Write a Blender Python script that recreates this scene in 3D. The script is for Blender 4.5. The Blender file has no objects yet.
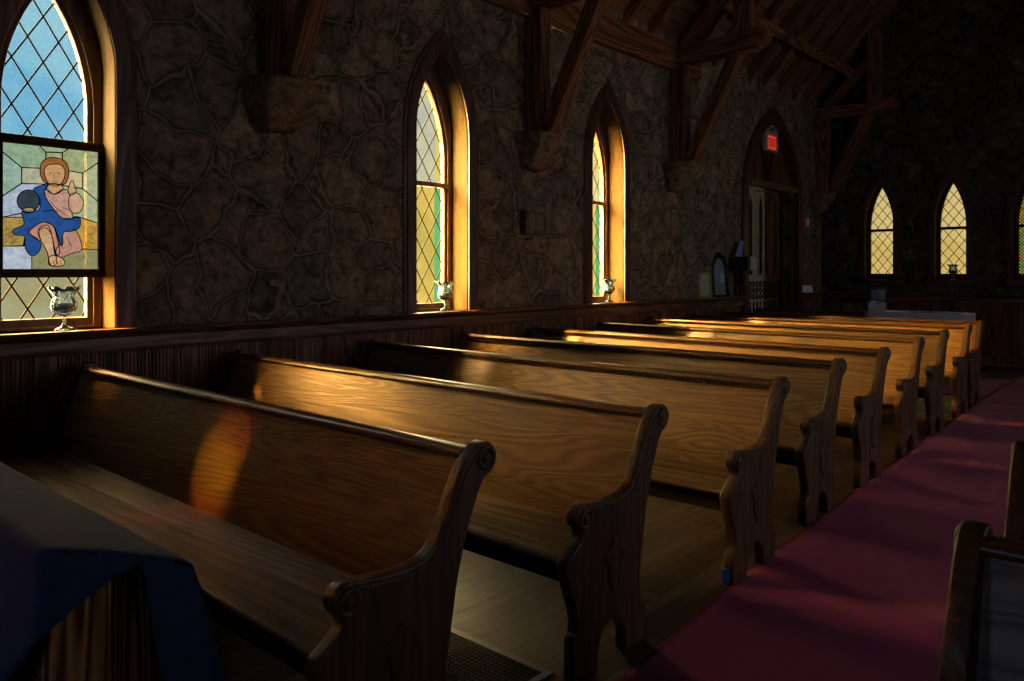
import bpy, bmesh, math, random
from mathutils import Matrix, Vector, noise
random.seed(7)
C = bpy.context.scene.collection
PI = math.pi
scn = bpy.context.scene

# ------------------------------------------------------------------ materials
class NT:
    def __init__(self, name):
        self.m = bpy.data.materials.new(name); self.m.use_nodes = True
        self.t = self.m.node_tree; self.t.nodes.clear()
        self.out = self.n('ShaderNodeOutputMaterial')
    def n(self, typ, **kw):
        nd = self.t.nodes.new(typ)
        for k, v in kw.items():
            if k in nd.inputs.keys() and not hasattr(nd, k): nd.inputs[k].default_value = v
            else: setattr(nd, k, v)
        return nd
    def l(self, a, b): self.t.links.new(a, b)
    def val(self, nd, **kw):
        for k, v in kw.items(): nd.inputs[k.replace('_', ' ')].default_value = v
        return nd
    def coords(self, scale=(1, 1, 1), kind='Object', rnd=0.0):
        tc = self.n('ShaderNodeTexCoord'); mp = self.n('ShaderNodeMapping')
        mp.inputs['Scale'].default_value = scale
        if rnd:
            oi = self.n('ShaderNodeObjectInfo'); mu = self.n('ShaderNodeVectorMath', operation='SCALE')
            cb = self.n('ShaderNodeCombineXYZ')
            for k in range(3): self.l(oi.outputs['Random'], cb.inputs[k])
            self.l(cb.outputs[0], mu.inputs[0]); mu.inputs['Scale'].default_value = rnd
            ad = self.n('ShaderNodeVectorMath', operation='ADD')
            self.l(tc.outputs[kind], ad.inputs[0]); self.l(mu.outputs[0], ad.inputs[1])
            self.l(ad.outputs[0], mp.inputs['Vector'])
        else:
            self.l(tc.outputs[kind], mp.inputs['Vector'])
        return mp.outputs[0]
    def noise(self, vec, scale, detail=4, rough=.55, dist=0.0):
        nd = self.n('ShaderNodeTexNoise'); self.l(vec, nd.inputs['Vector'])
        nd.inputs['Scale'].default_value = scale; nd.inputs['Detail'].default_value = detail
        nd.inputs['Roughness'].default_value = rough; nd.inputs['Distortion'].default_value = dist
        return nd
    def ramp(self, fac, stops, interp='LINEAR'):
        r = self.n('ShaderNodeValToRGB'); r.color_ramp.interpolation = interp
        e = r.color_ramp.elements
        while len(e) < len(stops): e.new(.5)
        for el, (p, c) in zip(e, stops):
            el.position = p; el.color = (c[0], c[1], c[2], 1) if not isinstance(c, (int, float)) else (c, c, c, 1)
        self.l(fac, r.inputs[0]); return r.outputs[0]
    def math(self, op, a, b=None, clamp=False):
        m = self.n('ShaderNodeMath', operation=op, use_clamp=clamp)
        for i, v in enumerate((a, b)):
            if v is None: continue
            if isinstance(v, (int, float)): m.inputs[i].default_value = v
            else: self.l(v, m.inputs[i])
        return m.outputs[0]
    def mix(self, fac, a, b, mode='MIX'):
        m = self.n('ShaderNodeMix', data_type='RGBA', blend_type=mode)
        for s, v in ((0, fac), (6, a), (7, b)):
            if isinstance(v, (int, float)): m.inputs[s].default_value = v
            elif isinstance(v, tuple): m.inputs[s].default_value = (v[0], v[1], v[2], 1)
            else: self.l(v, m.inputs[s])
        return m.outputs[2]
    def bump(self, h, strength, dist):
        b = self.n('ShaderNodeBump'); b.inputs['Strength'].default_value = strength
        b.inputs['Distance'].default_value = dist; self.l(h, b.inputs['Height']); return b.outputs[0]
    def bsdf(self, col, rough=.5, spec=.5, normal=None, metal=0.0, coat=0.0):
        b = self.n('ShaderNodeBsdfPrincipled')
        if isinstance(col, tuple): b.inputs['Base Color'].default_value = (*col[:3], 1)
        else: self.l(col, b.inputs['Base Color'])
        if isinstance(rough, (int, float)): b.inputs['Roughness'].default_value = rough
        else: self.l(rough, b.inputs['Roughness'])
        b.inputs['Specular IOR Level'].default_value = spec
        b.inputs['Metallic'].default_value = metal
        b.inputs['Coat Weight'].default_value = coat; b.inputs['Coat Roughness'].default_value = .18
        if normal is not None:
            self.l(normal, b.inputs['Normal'])
        self.l(b.outputs[0], self.out.inputs[0]); return b

def wood(name, c_dark, c_light, axis='X', rough=.38, spec=.5, fine=1.0, rnd=9.0, rings=1.0, coat=0.0):
    t = NT(name)
    along, across = .55, 6.5 * fine
    sc = {'X': (along, across, across), 'Y': (across, along, across), 'Z': (across, across, along)}[axis]
    v = t.coords(sc, rnd=rnd)
    big = t.noise(v, .42, 3, .5, .6)                       # slow field whose contours make the cathedral figure
    cont = t.math('SINE', t.math('MULTIPLY', big.outputs['Fac'], 70.0 * rings))
    cont = t.math('MULTIPLY_ADD', cont, .5); t.t.nodes[-1].inputs[2].default_value = .5
    fib = t.noise(v, 5.0, 5, .65)
    k = t.math('MULTIPLY', cont, fib.outputs['Fac'])
    col = t.ramp(k, [(.0, c_dark), (.22, tuple(.6 * a + .4 * b for a, b in zip(c_dark, c_light))), (.6, c_light)])
    tone = t.noise(t.coords((.5, .5, .5), rnd=rnd), 2.0, 2)
    col = t.mix(.35, col, t.ramp(tone.outputs['Fac'], [(.3, (.6, .6, .6)), (.7, (1.15, 1.1, 1.05))]), 'MULTIPLY')
    rr = t.ramp(k, [(0, rough + .14), (.5, rough)])
    t.bsdf(col, rr, spec, t.bump(k, .25, .004), coat=coat)
    return t.m

def plain(name, col, rough=.6, spec=.4, metal=0.0, grain=0.0):
    t = NT(name)
    if grain:
        nz = t.noise(t.coords(), 40, 5)
        c = t.ramp(nz.outputs['Fac'], [(.25, tuple(x * (1 - grain) for x in col)), (.75, tuple(min(1, x * (1 + grain)) for x in col))])
        t.bsdf(c, rough, spec, t.bump(nz.outputs['Fac'], .3, .002), metal)
    else:
        nz = t.noise(t.coords(), 12, 3)
        c = t.ramp(nz.outputs['Fac'], [(.3, tuple(x * .9 for x in col)), (.7, tuple(x * 1.08 for x in col))])
        t.bsdf(c, rough, spec, None, metal)
    return t.m

def stone_wall(name, mortar=True, cell=2.3, tint=(1, 1, 1)):
    t = NT(name)
    co = t.coords((1, 1, 1.3))
    warp = t.noise(co, 2.4, 2, .5)
    wv = t.n('ShaderNodeVectorMath', operation='MULTIPLY_ADD')
    t.l(warp.outputs['Color'], wv.inputs[0]); wv.inputs[1].default_value = (.34, .34, .34); t.l(co, wv.inputs[2])
    edge = t.n('ShaderNodeTexVoronoi', feature='DISTANCE_TO_EDGE'); edge.inputs['Scale'].default_value = cell
    edge.inputs['Randomness'].default_value = .92
    t.l(wv.outputs[0], edge.inputs['Vector'])
    cel = t.n('ShaderNodeTexVoronoi', feature='F1'); cel.inputs['Scale'].default_value = cell
    cel.inputs['Randomness'].default_value = .92
    t.l(wv.outputs[0], cel.inputs['Vector'])
    fine = t.noise(co, 17, 6, .7); mid = t.noise(co, 6.5, 4, .6, .5)
    sep = t.n('ShaderNodeSeparateColor'); t.l(cel.outputs['Color'], sep.inputs[0])
    hue = t.ramp(sep.outputs[0], [(.0, (.12, .09, .06)), (.35, (.17, .135, .095)), (.6, (.23, .165, .10)), (.8, (.13, .115, .095)), (1, (.26, .20, .125))])
    mot = t.ramp(t.math('ADD', t.math('MULTIPLY', fine.outputs['Fac'], .55), t.math('MULTIPLY', mid.outputs['Fac'], .5)), [(.36, .18), (.66, 1.75)])
    col = t.mix(1.0, hue, mot, 'MULTIPLY')
    body = t.ramp(edge.outputs['Distance'], [(.0, 0.0), (.03, .05), (.12, .7), (.3, 1.0)])
    h = t.math('MULTIPLY', body, 1.0)
    h = t.math('ADD', h, t.math('MULTIPLY', mid.outputs['Fac'], 1.0))
    h = t.math('ADD', h, t.math('MULTIPLY', fine.outputs['Fac'], .8))
    if mortar:
        rib = t.ramp(edge.outputs['Distance'], [(.0, 1.0), (.018, 1.0), (.032, 0.0)])
        col = t.mix(rib, col, t.mix(.5, (.25, .20, .135), mot, 'MULTIPLY'))
        gap = t.ramp(edge.outputs['Distance'], [(.03, 1.0), (.045, .45), (.075, 1.0)])
        col = t.mix(1.0, col, gap, 'MULTIPLY')
        h = t.math('ADD', h, t.math('MULTIPLY', rib, 1.5))
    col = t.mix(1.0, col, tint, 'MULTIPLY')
    t.bsdf(col, .8, .25, t.bump(h, 1.0, .05))
    return t.m

def glass_pane(name, stops, edge=None, ehw=.16, strength=1.0, T=.5, tint=(1, .8, .4), scale=3.0, vertical=None, fleck=.25):
    """Lit obscure glass: glows with the daylight scattered in it and lets part of the sun through."""
    t = NT(name)
    co = t.coords()
    nz = t.noise(co, scale, 3, .6)
    col = t.ramp(nz.outputs['Fac'], stops)
    if vertical:
        sx = t.n('ShaderNodeSeparateXYZ'); t.l(co, sx.inputs[0])
        f = t.ramp(t.math('DIVIDE', t.math('SUBTRACT', sx.outputs[1], vertical[0]), vertical[1] - vertical[0]), [(0, 0.0), (1, 1.0)])
        col = t.mix(f, col, vertical[2])
    if edge:
        sx = t.n('ShaderNodeSeparateXYZ'); t.l(co, sx.inputs[0])
        f = t.ramp(t.math('MULTIPLY', t.math('SUBTRACT', sx.outputs[0], ehw), 60, True), [(.3, 0.0), (.7, 1.0)])
        col = t.mix(f, col, edge)
    fl = t.noise(co, 75, 2, .6)
    col = t.mix(fleck, col, t.ramp(fl.outputs['Fac'], [(.3, .55), (.7, 1.5)]), 'MULTIPLY')
    em = t.n('ShaderNodeEmission'); t.l(col, em.inputs[0]); em.inputs[1].default_value = strength
    tr = t.n('ShaderNodeBsdfTransparent'); tr.inputs[0].default_value = (*tint, 1)
    mx = t.n('ShaderNodeMixShader'); mx.inputs[0].default_value = T
    t.l(em.outputs[0], mx.inputs[1]); t.l(tr.outputs[0], mx.inputs[2])
    t.l(mx.outputs[0], t.out.inputs[0])
    return t.m

def stained(name, col, strength=.80, T=.25, var=.3):
    t = NT(name)
    nz = t.noise(t.coords(), 26, 4, .65, 1.0)
    c = t.ramp(nz.outputs['Fac'], [(.3, tuple(x * (1 - var) for x in col)), (.7, tuple(x * (1 + var) for x in col))])
    em = t.n('ShaderNodeEmission'); t.l(c, em.inputs[0]); em.inputs[1].default_value = strength
    tr = t.n('ShaderNodeBsdfTransparent'); m = max(col); tr.inputs[0].default_value = (*[min(1, (x / m) * (m / .75) ** .7) for x in col], 1)
    mx = t.n('ShaderNodeMixShader'); mx.inputs[0].default_value = T
    t.l(em.outputs[0], mx.inputs[1]); t.l(tr.outputs[0], mx.inputs[2]); t.l(mx.outputs[0], t.out.inputs[0])
    return t.m

def floor_mat():
    t = NT('old_plank_floor')
    tc = t.n('ShaderNodeTexCoord'); mp = t.n('ShaderNodeMapping'); mp.inputs['Rotation'].default_value = (0, 0, PI / 2)
    t.l(tc.outputs['Object'], mp.inputs['Vector'])
    br = t.n('ShaderNodeTexBrick'); t.l(mp.outputs[0], br.inputs['Vector'])
    br.offset = .37; br.offset_frequency = 2
    t.val(br, Scale=1.0, Mortar_Size=.005, Mortar_Smooth=.1, Bias=0.0, Brick_Width=1.3, Row_Height=.078)
    br.inputs['Color1'].default_value = (.0, .0, .0, 1); br.inputs['Color2'].default_value = (1, 1, 1, 1); br.inputs['Mortar'].default_value = (.5, .5, .5, 1)
    v = t.coords((9, .7, 9))
    gr = t.noise(v, 3.0, 5, .65); wear = t.noise(t.coords((2.5, 2.5, 2.5)), 1.6, 4, .6)
    k = t.math('ADD', t.math('MULTIPLY', br.outputs['Color'], .5), t.math('MULTIPLY', gr.outputs['Fac'], .55))
    col = t.ramp(k, [(.2, (.018, .014, .011)), (.5, (.055, .042, .030)), (.85, (.12, .090, .062))])
    col = t.mix(.6, col, t.ramp(wear.outputs['Fac'], [(.35, (.45, .42, .42)), (.65, (1.3, 1.25, 1.2))]), 'MULTIPLY')
    col = t.mix(br.outputs['Fac'], col, (.012, .008, .006))
    h = t.math('SUBTRACT', t.math('MULTIPLY', gr.outputs['Fac'], .3), br.outputs['Fac'])
    t.bsdf(col, t.ramp(wear.outputs['Fac'], [(.3, .3), (.7, .5)]), .5, t.bump(h, .5, .004))
    return t.m

def carpet_mat():
    t = NT('crimson_carpet')
    co = t.coords()
    a = t.noise(co, 260, 3, .7); b = t.noise(co, 2.2, 3, .6)
    col = t.ramp(a.outputs['Fac'], [(.3, (.15, .006, .05)), (.7, (.36, .016, .125))])
    col = t.mix(.4, col, t.ramp(b.outputs['Fac'], [(.3, (.7, .7, .7)), (.7, (1.2, 1.15, 1.2))]), 'MULTIPLY')
    bb = t.bsdf(col, .95, .1, t.bump(a.outputs['Fac'], .8, .006))
    bb.inputs['Sheen Weight'].default_value = .15
    return t.m

def boards_mat():
    t = NT('roof_boards')
    co = t.coords()
    sx = t.n('ShaderNodeSeparateXYZ'); t.l(co, sx.inputs[0])
    fr = t.math('FRACT', t.math('MULTIPLY', sx.outputs[0], 9.0))
    groove = t.ramp(fr, [(.0, 1.0), (.07, 0.0), (.93, 0.0), (1.0, 1.0)])
    gr = t.noise(t.coords((8, .6, 8)), 3, 5, .65)
    col = t.ramp(gr.outputs['Fac'], [(.3, (.10, .048, .022)), (.7, (.24, .12, .052))])
    col = t.mix(groove, col, (.012, .008, .005))
    t.bsdf(col, .6, .3, t.bump(t.math('SUBTRACT', 1.0, groove), .6, .01))
    return t.m

M = {}
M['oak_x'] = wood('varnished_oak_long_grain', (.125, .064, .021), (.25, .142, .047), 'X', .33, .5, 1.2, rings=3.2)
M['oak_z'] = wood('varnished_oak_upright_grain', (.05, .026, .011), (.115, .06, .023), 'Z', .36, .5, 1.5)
M['oak_seat'] = wood('varnished_oak_seat', (.08, .045, .02), (.19, .12, .055), 'X', .34, .5, 1.0)
M['oak_rail'] = wood('dark_oak_rail', (.05, .022, .010), (.14, .064, .024), 'X', .26, .6, 1.6)
M['pine_z'] = wood('streaked_pine', (.09, .035, .012), (.70, .36, .12), 'Z', .55, .3, 1.6, rings=2.2)
M['wains'] = wood('stained_beadboard', (.07, .028, .012), (.24, .10, .04), 'Y', .45, .4, 1.2)
M['rail_y'] = wood('stained_rail', (.07, .03, .013), (.22, .10, .042), 'X', .35, .5, 1.4)
M['casing'] = wood('dark_casing', (.05, .021, .010), (.14, .06, .026), 'Y', .4, .5, 1.4)
M['sash'] = wood('brown_sash', (.10, .05, .02), (.24, .12, .05), 'Y', .4, .5, 1.2)
M['beam'] = wood('truss_timber', (.10, .042, .016), (.32, .135, .048), 'Z', .65, .25, .9, rings=1.6)
M['beam_x'] = wood('plate_timber_long', (.11, .046, .018), (.36, .155, .055), 'X', .7, .2, .9, rings=1.6)
M['beam_y'] = wood('plate_timber', (.11, .046, .018), (.36, .155, .055), 'Y', .7, .2, .9, rings=1.6)
M['door'] = wood('door_timber', (.08, .028, .016), (.22, .075, .04), 'Y', .6, .25, 1.2)
M['door_pale'] = wood('pale_door_wood', (.30, .29, .18), (.52, .50, .33), 'Y', .5, .4, 1.2)  # lighter cream-green tone for the near leaf
M['dark_wood'] = wood('near_black_wood', (.012, .007, .004), (.045, .022, .011), 'X', .65, .2, 1.2)
M['stone'] = stone_wall('rubble_stone_wall', cell=2.9, tint=(1.32, 1.26, 1.15))
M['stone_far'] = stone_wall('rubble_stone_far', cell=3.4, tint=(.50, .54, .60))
M['corbel'] = stone_wall('corbel_stone', mortar=False, cell=1.2, tint=(1.25, 1.05, .8))
M['floor'] = floor_mat(); M['carpet'] = carpet_mat(); M['boards'] = boards_mat()
M['plaster'] = plain('tan_plaster', (.038, .025, .013), .8, .1, grain=.35)
M['lead'] = plain('dark_lead', (.006, .006, .008), .8, .1)
M['iron'] = plain('black_iron', (.02, .02, .024), .4, .5, .6)
M['steel'] = plain('worn_steel', (.20, .22, .25), .4, .5, .8)
M['navy'] = plain('navy_cloth', (.018, .046, .115), .85, .25, grain=.2)
M['grey_cloth'] = plain('grey_lining', (.10, .12, .15), .85, .2, grain=.2)
M['white_cloth'] = plain('white_tablecloth', (.62, .66, .74), .8, .2)
M['paper'] = plain('white_paper', (.75, .76, .78), .7, .3)
M['blue_paper'] = plain('blue_leaflet', (.20, .28, .55), .5, .4)
M['black'] = plain('black_lacquer', (.012, .012, .014), .35, .5)
M['grey_metal'] = plain('grey_enamel', (.42, .43, .40), .5, .4)
M['red'] = plain('red_plastic', (.55, .03, .02), .4, .5)
M['white'] = plain('white_plastic', (.75, .75, .75), .4, .5)
M['tape'] = plain('blue_tape', (.02, .07, .55), .6, .3)
M['olive'] = plain('speaker_cloth', (.20, .17, .11), .9, .1, grain=.3)
M['gilt'] = plain('dull_gilt', (.35, .24, .10), .45, .5, .3)
M['pic'] = plain('framed_picture_print', (.42, .45, .28), .4, .5, grain=.5)
M['pic_teal'] = plain('arched_picture_print', (.16, .27, .27), .35, .5, grain=.4)
M['pic_pale'] = plain('picture_pale_figure', (.45, .48, .40), .35, .5, grain=.3)
M['wax'] = plain('grey_candle_wax', (.40, .47, .55), .5, .4)
def crystal_mat():
    t = NT('crystal_glass')
    tr = t.n('ShaderNodeBsdfTransparent'); tr.inputs[0].default_value = (.82, .90, .97, 1)
    gl = t.n('ShaderNodeBsdfGlossy'); gl.inputs['Roughness'].default_value = .08; gl.inputs[0].default_value = (.8, .9, 1, 1)
    tl = t.n('ShaderNodeBsdfTranslucent'); tl.inputs[0].default_value = (.10, .15, .20, 1)
    lw = t.n('ShaderNodeLayerWeight'); lw.inputs[0].default_value = .35
    m1 = t.n('ShaderNodeMixShader'); m1.inputs[0].default_value = .16; t.l(tr.outputs[0], m1.inputs[1]); t.l(tl.outputs[0], m1.inputs[2])
    m2 = t.n('ShaderNodeMixShader'); t.l(lw.outputs['Fresnel'], m2.inputs[0]); t.l(m1.outputs[0], m2.inputs[1]); t.l(gl.outputs[0], m2.inputs[2])
    t.l(m2.outputs[0], t.out.inputs[0]); return t.m
M['crystal'] = crystal_mat()
def emis(name, col, s):
    t = NT(name); e = t.n('ShaderNodeEmission'); e.inputs[0].default_value = (*col, 1); e.inputs[1].default_value = s
    t.l(e.outputs[0], t.out.inputs[0]); return t.m
M['exit_red'] = emis('lit_exit_red', (1, .06, .03), 0.55)

# glass of the windows
GLOW = 1.0
M['g1_up'] = glass_pane('blue_sky_glass', [(.3, (.15, .50, .82)), (.7, (.38, .74, .88))], T=.35, strength=.95 * GLOW, tint=(1, .88, .62), scale=2.2)
M['g1_low'] = glass_pane('pale_green_glass', [(.3, (.42, .44, .20)), (.7, (.55, .60, .42))], strength=.80 * GLOW, tint=(1, .74, .38))
M['g2_up'] = glass_pane('grey_white_glass', [(.35, (.48, .56, .56)), (.65, (.74, .72, .48))], edge=(.9, .72, .15), ehw=.17, strength=1.05 * GLOW, tint=(1, .84, .50))
M['g2_low'] = glass_pane('golden_glass', [(.3, (.55, .50, .10)), (.5, (.80, .62, .13)), (.7, (1, .68, .16))], edge=(.10, .60, .22), ehw=.15, strength=1.1 * GLOW, tint=(1, .78, .42))
M['g3_up'] = glass_pane('yellow_glass', [(.3, (.75, .62, .18)), (.7, (.95, .85, .38))], edge=(.55, .80, .35), ehw=.17, strength=1.25 * GLOW, tint=(1, .78, .42))
M['g3_low'] = glass_pane('yellow_green_glass', [(.3, (.70, .62, .10)), (.7, (1.0, .75, .16))], edge=(.06, .48, .20), ehw=.14, strength=1.2 * GLOW, tint=(1, .78, .42))
M['gf'] = glass_pane('amber_glass', [(.3, (.72, .52, .14)), (.7, (.90, .70, .28))], strength=.85 * GLOW, T=.25, tint=(1, .8, .4), vertical=(1.6, 3.1, (.78, .64, .30)))
M['gf3'] = glass_pane('coloured_glass', [(.35, (.7, .08, .03)), (.45, (.7, .6, .08)), (.6, (.15, .45, .12))], strength=.6 * GLOW, T=.25, tint=(1, .6, .3), scale=14)
M['g_fill_right'] = glass_pane('fill_light_glass', [(.3, (.50, .50, .54)), (.7, (.58, .58, .62))], strength=13.0, T=.02, tint=(.8, .9, 1))  # unseen right-wall panes, added to fill the room with light
M['g_fill_back'] = glass_pane('dull_fill_light_glass', [(.3, (.30, .42, .75)), (.7, (.40, .52, .85))], strength=2.5, T=.02, tint=(.8, .9, 1))  # unseen back-wall panes, added as weak fill from behind the viewer
def ruby_mat():
    """dark leaded glass with a few clear amber and ruby pieces"""
    t = NT('ruby_amber_glass')
    tc = t.n('ShaderNodeTexCoord'); col = (.004, .004, .006)
    for (u, v, rad, c) in ((.00, 2.74, .10, (1, .76, .24)), (-.02, 2.90, .07, (1, .60, .20)), (.03, 2.99, .045, (1, .03, .08)), (-.04, 2.52, .05, (1, .03, .02)), (-.03, 2.42, .04, (1, .03, .02))):
        d = t.n('ShaderNodeVectorMath', operation='DISTANCE'); t.l(tc.outputs['Object'], d.inputs[0]); d.inputs[1].default_value = (u, v, -.130)
        f = t.ramp(t.math('DIVIDE', d.outputs['Value'], rad), [(.55, 1.0), (1.0, 0.0)])
        col = t.mix(f, col, c)
    e = t.n('ShaderNodeEmission'); t.l(col, e.inputs[0]); e.inputs[1].default_value = .1
    tr = t.n('ShaderNodeBsdfTransparent'); t.l(col, tr.inputs[0])
    mx = t.n('ShaderNodeMixShader'); mx.inputs[0].default_value = .55; t.l(e.outputs[0], mx.inputs[1]); t.l(tr.outputs[0], mx.inputs[2])
    t.l(mx.outputs[0], t.out.inputs[0]); return t.m
M['g0'] = ruby_mat()

# ------------------------------------------------------------------ mesh helpers
def link(name, me, mat, parent=None, mtx=None, smooth=False):
    o = bpy.data.objects.new(name, me); C.objects.link(o)
    if mat is not None: me.materials.append(mat)
    if parent is not None: o.parent = parent
    if mtx is not None: o.matrix_basis = mtx
    if smooth:
        for p in me.polygons: p.use_smooth = True
    return o
def from_bm(name, bm, mat, parent=None, mtx=None, smooth=False):
    bmesh.ops.recalc_face_normals(bm, faces=bm.faces[:])
    me = bpy.data.meshes.new(name); bm.to_mesh(me); bm.free()
    return link(name, me, mat, parent, mtx, smooth)
def tag(o, label=None, cat=None, group=None, kind=None):
    if label: o['label'] = label
    if cat: o['category'] = cat
    if group: o['group'] = group
    if kind: o['kind'] = kind
    return o
def empty(name, loc=(0, 0, 0), rz=0.0, mtx=None):
    o = bpy.data.objects.new(name, None); C.objects.link(o); o.empty_display_size = .1
    if mtx is not None: o.matrix_basis = mtx
    else: o.location = loc; o.rotation_euler = (0, 0, rz)
    return o
def add_box(bm, a, b, mtx=None, bev=0.0):
    x0, y0, z0 = a; x1, y1, z1 = b
    vs = [bm.verts.new(v) for v in ((x0, y0, z0), (x1, y0, z0), (x1, y1, z0), (x0, y1, z0), (x0, y0, z1), (x1, y0, z1), (x1, y1, z1), (x0, y1, z1))]
    fs = [bm.faces.new([vs[i] for i in q]) for q in ((3, 2, 1, 0), (4, 5, 6, 7), (0, 1, 5, 4), (1, 2, 6, 5), (2, 3, 7, 6), (3, 0, 4, 7))]
    if mtx is not None:
        for v in vs: v.co = mtx @ v.co
    if bev:
        es = {e for f in fs for e in f.edges}
        bmesh.ops.bevel(bm, geom=list(es), offset=bev, segments=2, affect='EDGES', profile=.6)
    return bm
def box(name, a, b, mat, parent=None, bev=0.004, mtx=None):
    bm = bmesh.new(); add_box(bm, a, b, None, bev); return from_bm(name, bm, mat, parent, mtx)
def curve_mesh(loops, depth, bevel=0.0, seg=2):
    """Filled outline with holes, extruded symmetrically about z=0 to the given full depth, edges rounded."""
    cu = bpy.data.curves.new('tmp', 'CURVE'); cu.dimensions = '2D'; cu.fill_mode = 'BOTH'
    cu.extrude = max(depth / 2 - bevel, 0.0); cu.bevel_depth = bevel; cu.bevel_resolution = seg; cu.offset = -bevel
    for lp in loops:
        s = cu.splines.new('POLY'); s.points.add(len(lp) - 1); s.use_cyclic_u = True
        for p, q in zip(s.points, lp): p.co = (q[0], q[1], 0, 1)
    o = bpy.data.objects.new('tmp', cu); C.objects.link(o)
    dg = bpy.context.evaluated_depsgraph_get(); dg.update()
    me = bpy.data.meshes.new_from_object(o.evaluated_get(dg))
    bpy.data.objects.remove(o); bpy.data.curves.remove(cu)
    return me
def slab(name, loops, z0, z1, mat, parent=None, mtx=None, bevel=0.0, seg=2):
    """Outline in the local XY plane, occupying local z0..z1."""
    me = curve_mesh(loops, z1 - z0, bevel, seg); me.name = name
    me.transform(Matrix.Translation((0, 0, (z0 + z1) / 2)))
    return link(name, me, mat, parent, mtx)
def tube(bm, pts, r, n=8, closed=False):
    pts = [Vector(p) for p in pts]; rings = []
    for i, p in enumerate(pts):
        a = pts[i - 1] if (i > 0 or closed) else p
        b = pts[(i + 1) % len(pts)] if (i < len(pts) - 1 or closed) else p
        d = (b - a).normalized()
        u = d.orthogonal().normalized() if not rings else (pu - d * pu.dot(d)).normalized()
        pu = u; w = d.cross(u)
        rr = r[i] if isinstance(r, (list, tuple)) else r
        rings.append([bm.verts.new(p + (u * math.cos(2 * PI * k / n) + w * math.sin(2 * PI * k / n)) * rr) for k in range(n)])
    m = len(rings)
    for i in range(m if closed else m - 1):
        A, B = rings[i], rings[(i + 1) % m]
        for k in range(n):
            try: bm.faces.new((A[k], A[(k + 1) % n], B[(k + 1) % n], B[k]))
            except ValueError: pass
    if not closed:
        bm.faces.new(rings[0][::-1]); bm.faces.new(rings[-1])
    return bm
def lathe(bm, prof, n=24, mtx=None, wob=None):
    rings = []
    for i, (r, z) in enumerate(prof):
        ring = []
        for k in range(n):
            a = 2 * PI * k / n; dr = dz = 0
            if wob: dr, dz = wob(i, a)
            co = Vector(((r + dr) * math.cos(a), (r + dr) * math.sin(a), z + dz))
            ring.append(bm.verts.new(mtx @ co if mtx else co))
        rings.append(ring)
    for A, B in zip(rings, rings[1:]):
        for k in range(n): bm.faces.new((A[k], A[(k + 1) % n], B[(k + 1) % n], B[k]))
    bm.faces.new(rings[0][::-1]); bm.faces.new(rings[-1]); return bm
def catmull(pts, n=4, closed=True):
    out = []; N = len(pts)
    for i in range(N if closed else N - 1):
        p0, p1, p2, p3 = (pts[(i - 1) % N], pts[i], pts[(i + 1) % N], pts[(i + 2) % N]) if closed else (pts[max(i - 1, 0)], pts[i], pts[i + 1], pts[min(i + 2, N - 1)])
        for k in range(n):
            t = k / n
            out.append(tuple(.5 * (2 * b + (c - a) * t + (2 * a - 5 * b + 4 * c - d) * t * t + (3 * b - a - 3 * c + d) * t ** 3) for a, b, c, d in zip(p0, p1, p2, p3)))
    if not closed: out.append(tuple(pts[-1]))
    return out
def arch(hw, z0, zs, za, n=12, cu=0.0):
    """Pointed-arch outline, counter-clockwise from bottom left."""
    h = za - zs; R = (h * h + hw * hw) / (2 * hw); a1 = math.atan2(h, R - hw) if R > hw else PI / 2
    a1 = math.asin(min(1, h / R))
    right = [(hw - R + R * math.cos(a1 * i / n), zs + R * math.sin(a1 * i / n)) for i in range(n + 1)]
    pts = [(-hw, z0), (hw, z0)] + right + [(-x, y) for x, y in right[-2::-1]]
    return [(cu + x, y) for x, y in pts]
def inside(pt, poly):
    x, y = pt; c = False; j = len(poly) - 1
    for i in range(len(poly)):
        xi, yi = poly[i]; xj, yj = poly[j]
        if (yi > y) != (yj > y) and x < (xj - xi) * (y - yi) / (yj - yi) + xi: c = not c
        j = i
    return c
def wallM(side, u0=0.0):
    """local (u along wall, v up, w into the room) -> world"""
    if side == 'left':  return Matrix(((0, 0, 1, 0), (1, 0, 0, u0), (0, 1, 0, 0), (0, 0, 0, 1)))
    if side == 'far':   return Matrix(((1, 0, 0, u0), (0, 0, -1, YF), (0, 1, 0, 0), (0, 0, 0, 1)))
    if side == 'right': return Matrix(((0, 0, -1, XR), (-1, 0, 0, -u0), (0, 1, 0, 0), (0, 0, 0, 1)))
    if side == 'back':  return Matrix(((-1, 0, 0, -u0), (0, 0, 1, YB), (0, 1, 0, 0), (0, 0, 0, 1)))

YF, YB, XR = 14.175, -5.0, 8.35
RIDGE = XR / 2; SL = 1.1; ZW = 4.55
def roof_z(x): return ZW + SL * (x if x < RIDGE else XR - x)

# ------------------------------------------------------------------ camera and light
cam = bpy.data.cameras.new('camera'); co = bpy.data.objects.new('camera', cam); C.objects.link(co)
co.location = (5.206, 0, 1.465); co.rotation_euler = (PI / 2, 0, math.radians(41.803))
cam.sensor_width = 36; cam.lens = 779.02 / 1024 * 36; cam.shift_y = -68.92 / 1024; cam.clip_end = 100; cam.clip_start = .05
scn.camera = co
def sun(name, d, energy, angle, col):
    l = bpy.data.lights.new(name, 'SUN'); l.energy = energy; l.angle = math.radians(angle); l.color = col
    o = bpy.data.objects.new(name, l); C.objects.link(o); o.location = (-6, -6, 8)
    o.rotation_euler = Vector(d).to_track_quat('-Z', 'Y').to_euler(); return o
SUNDIR = (.68, 1.0, -.70)
sun('sun', SUNDIR, 120, 4, (1, .86, .62))
sun('glass_scatter_fill', SUNDIR, 1050, 70, (1, .84, .58))  # added broad lamp along the sun, imitating scatter in the textured glass
sun('open_sky', (.9, -.25, -.5), 300, 110, (.52, .64, 1))
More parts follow.
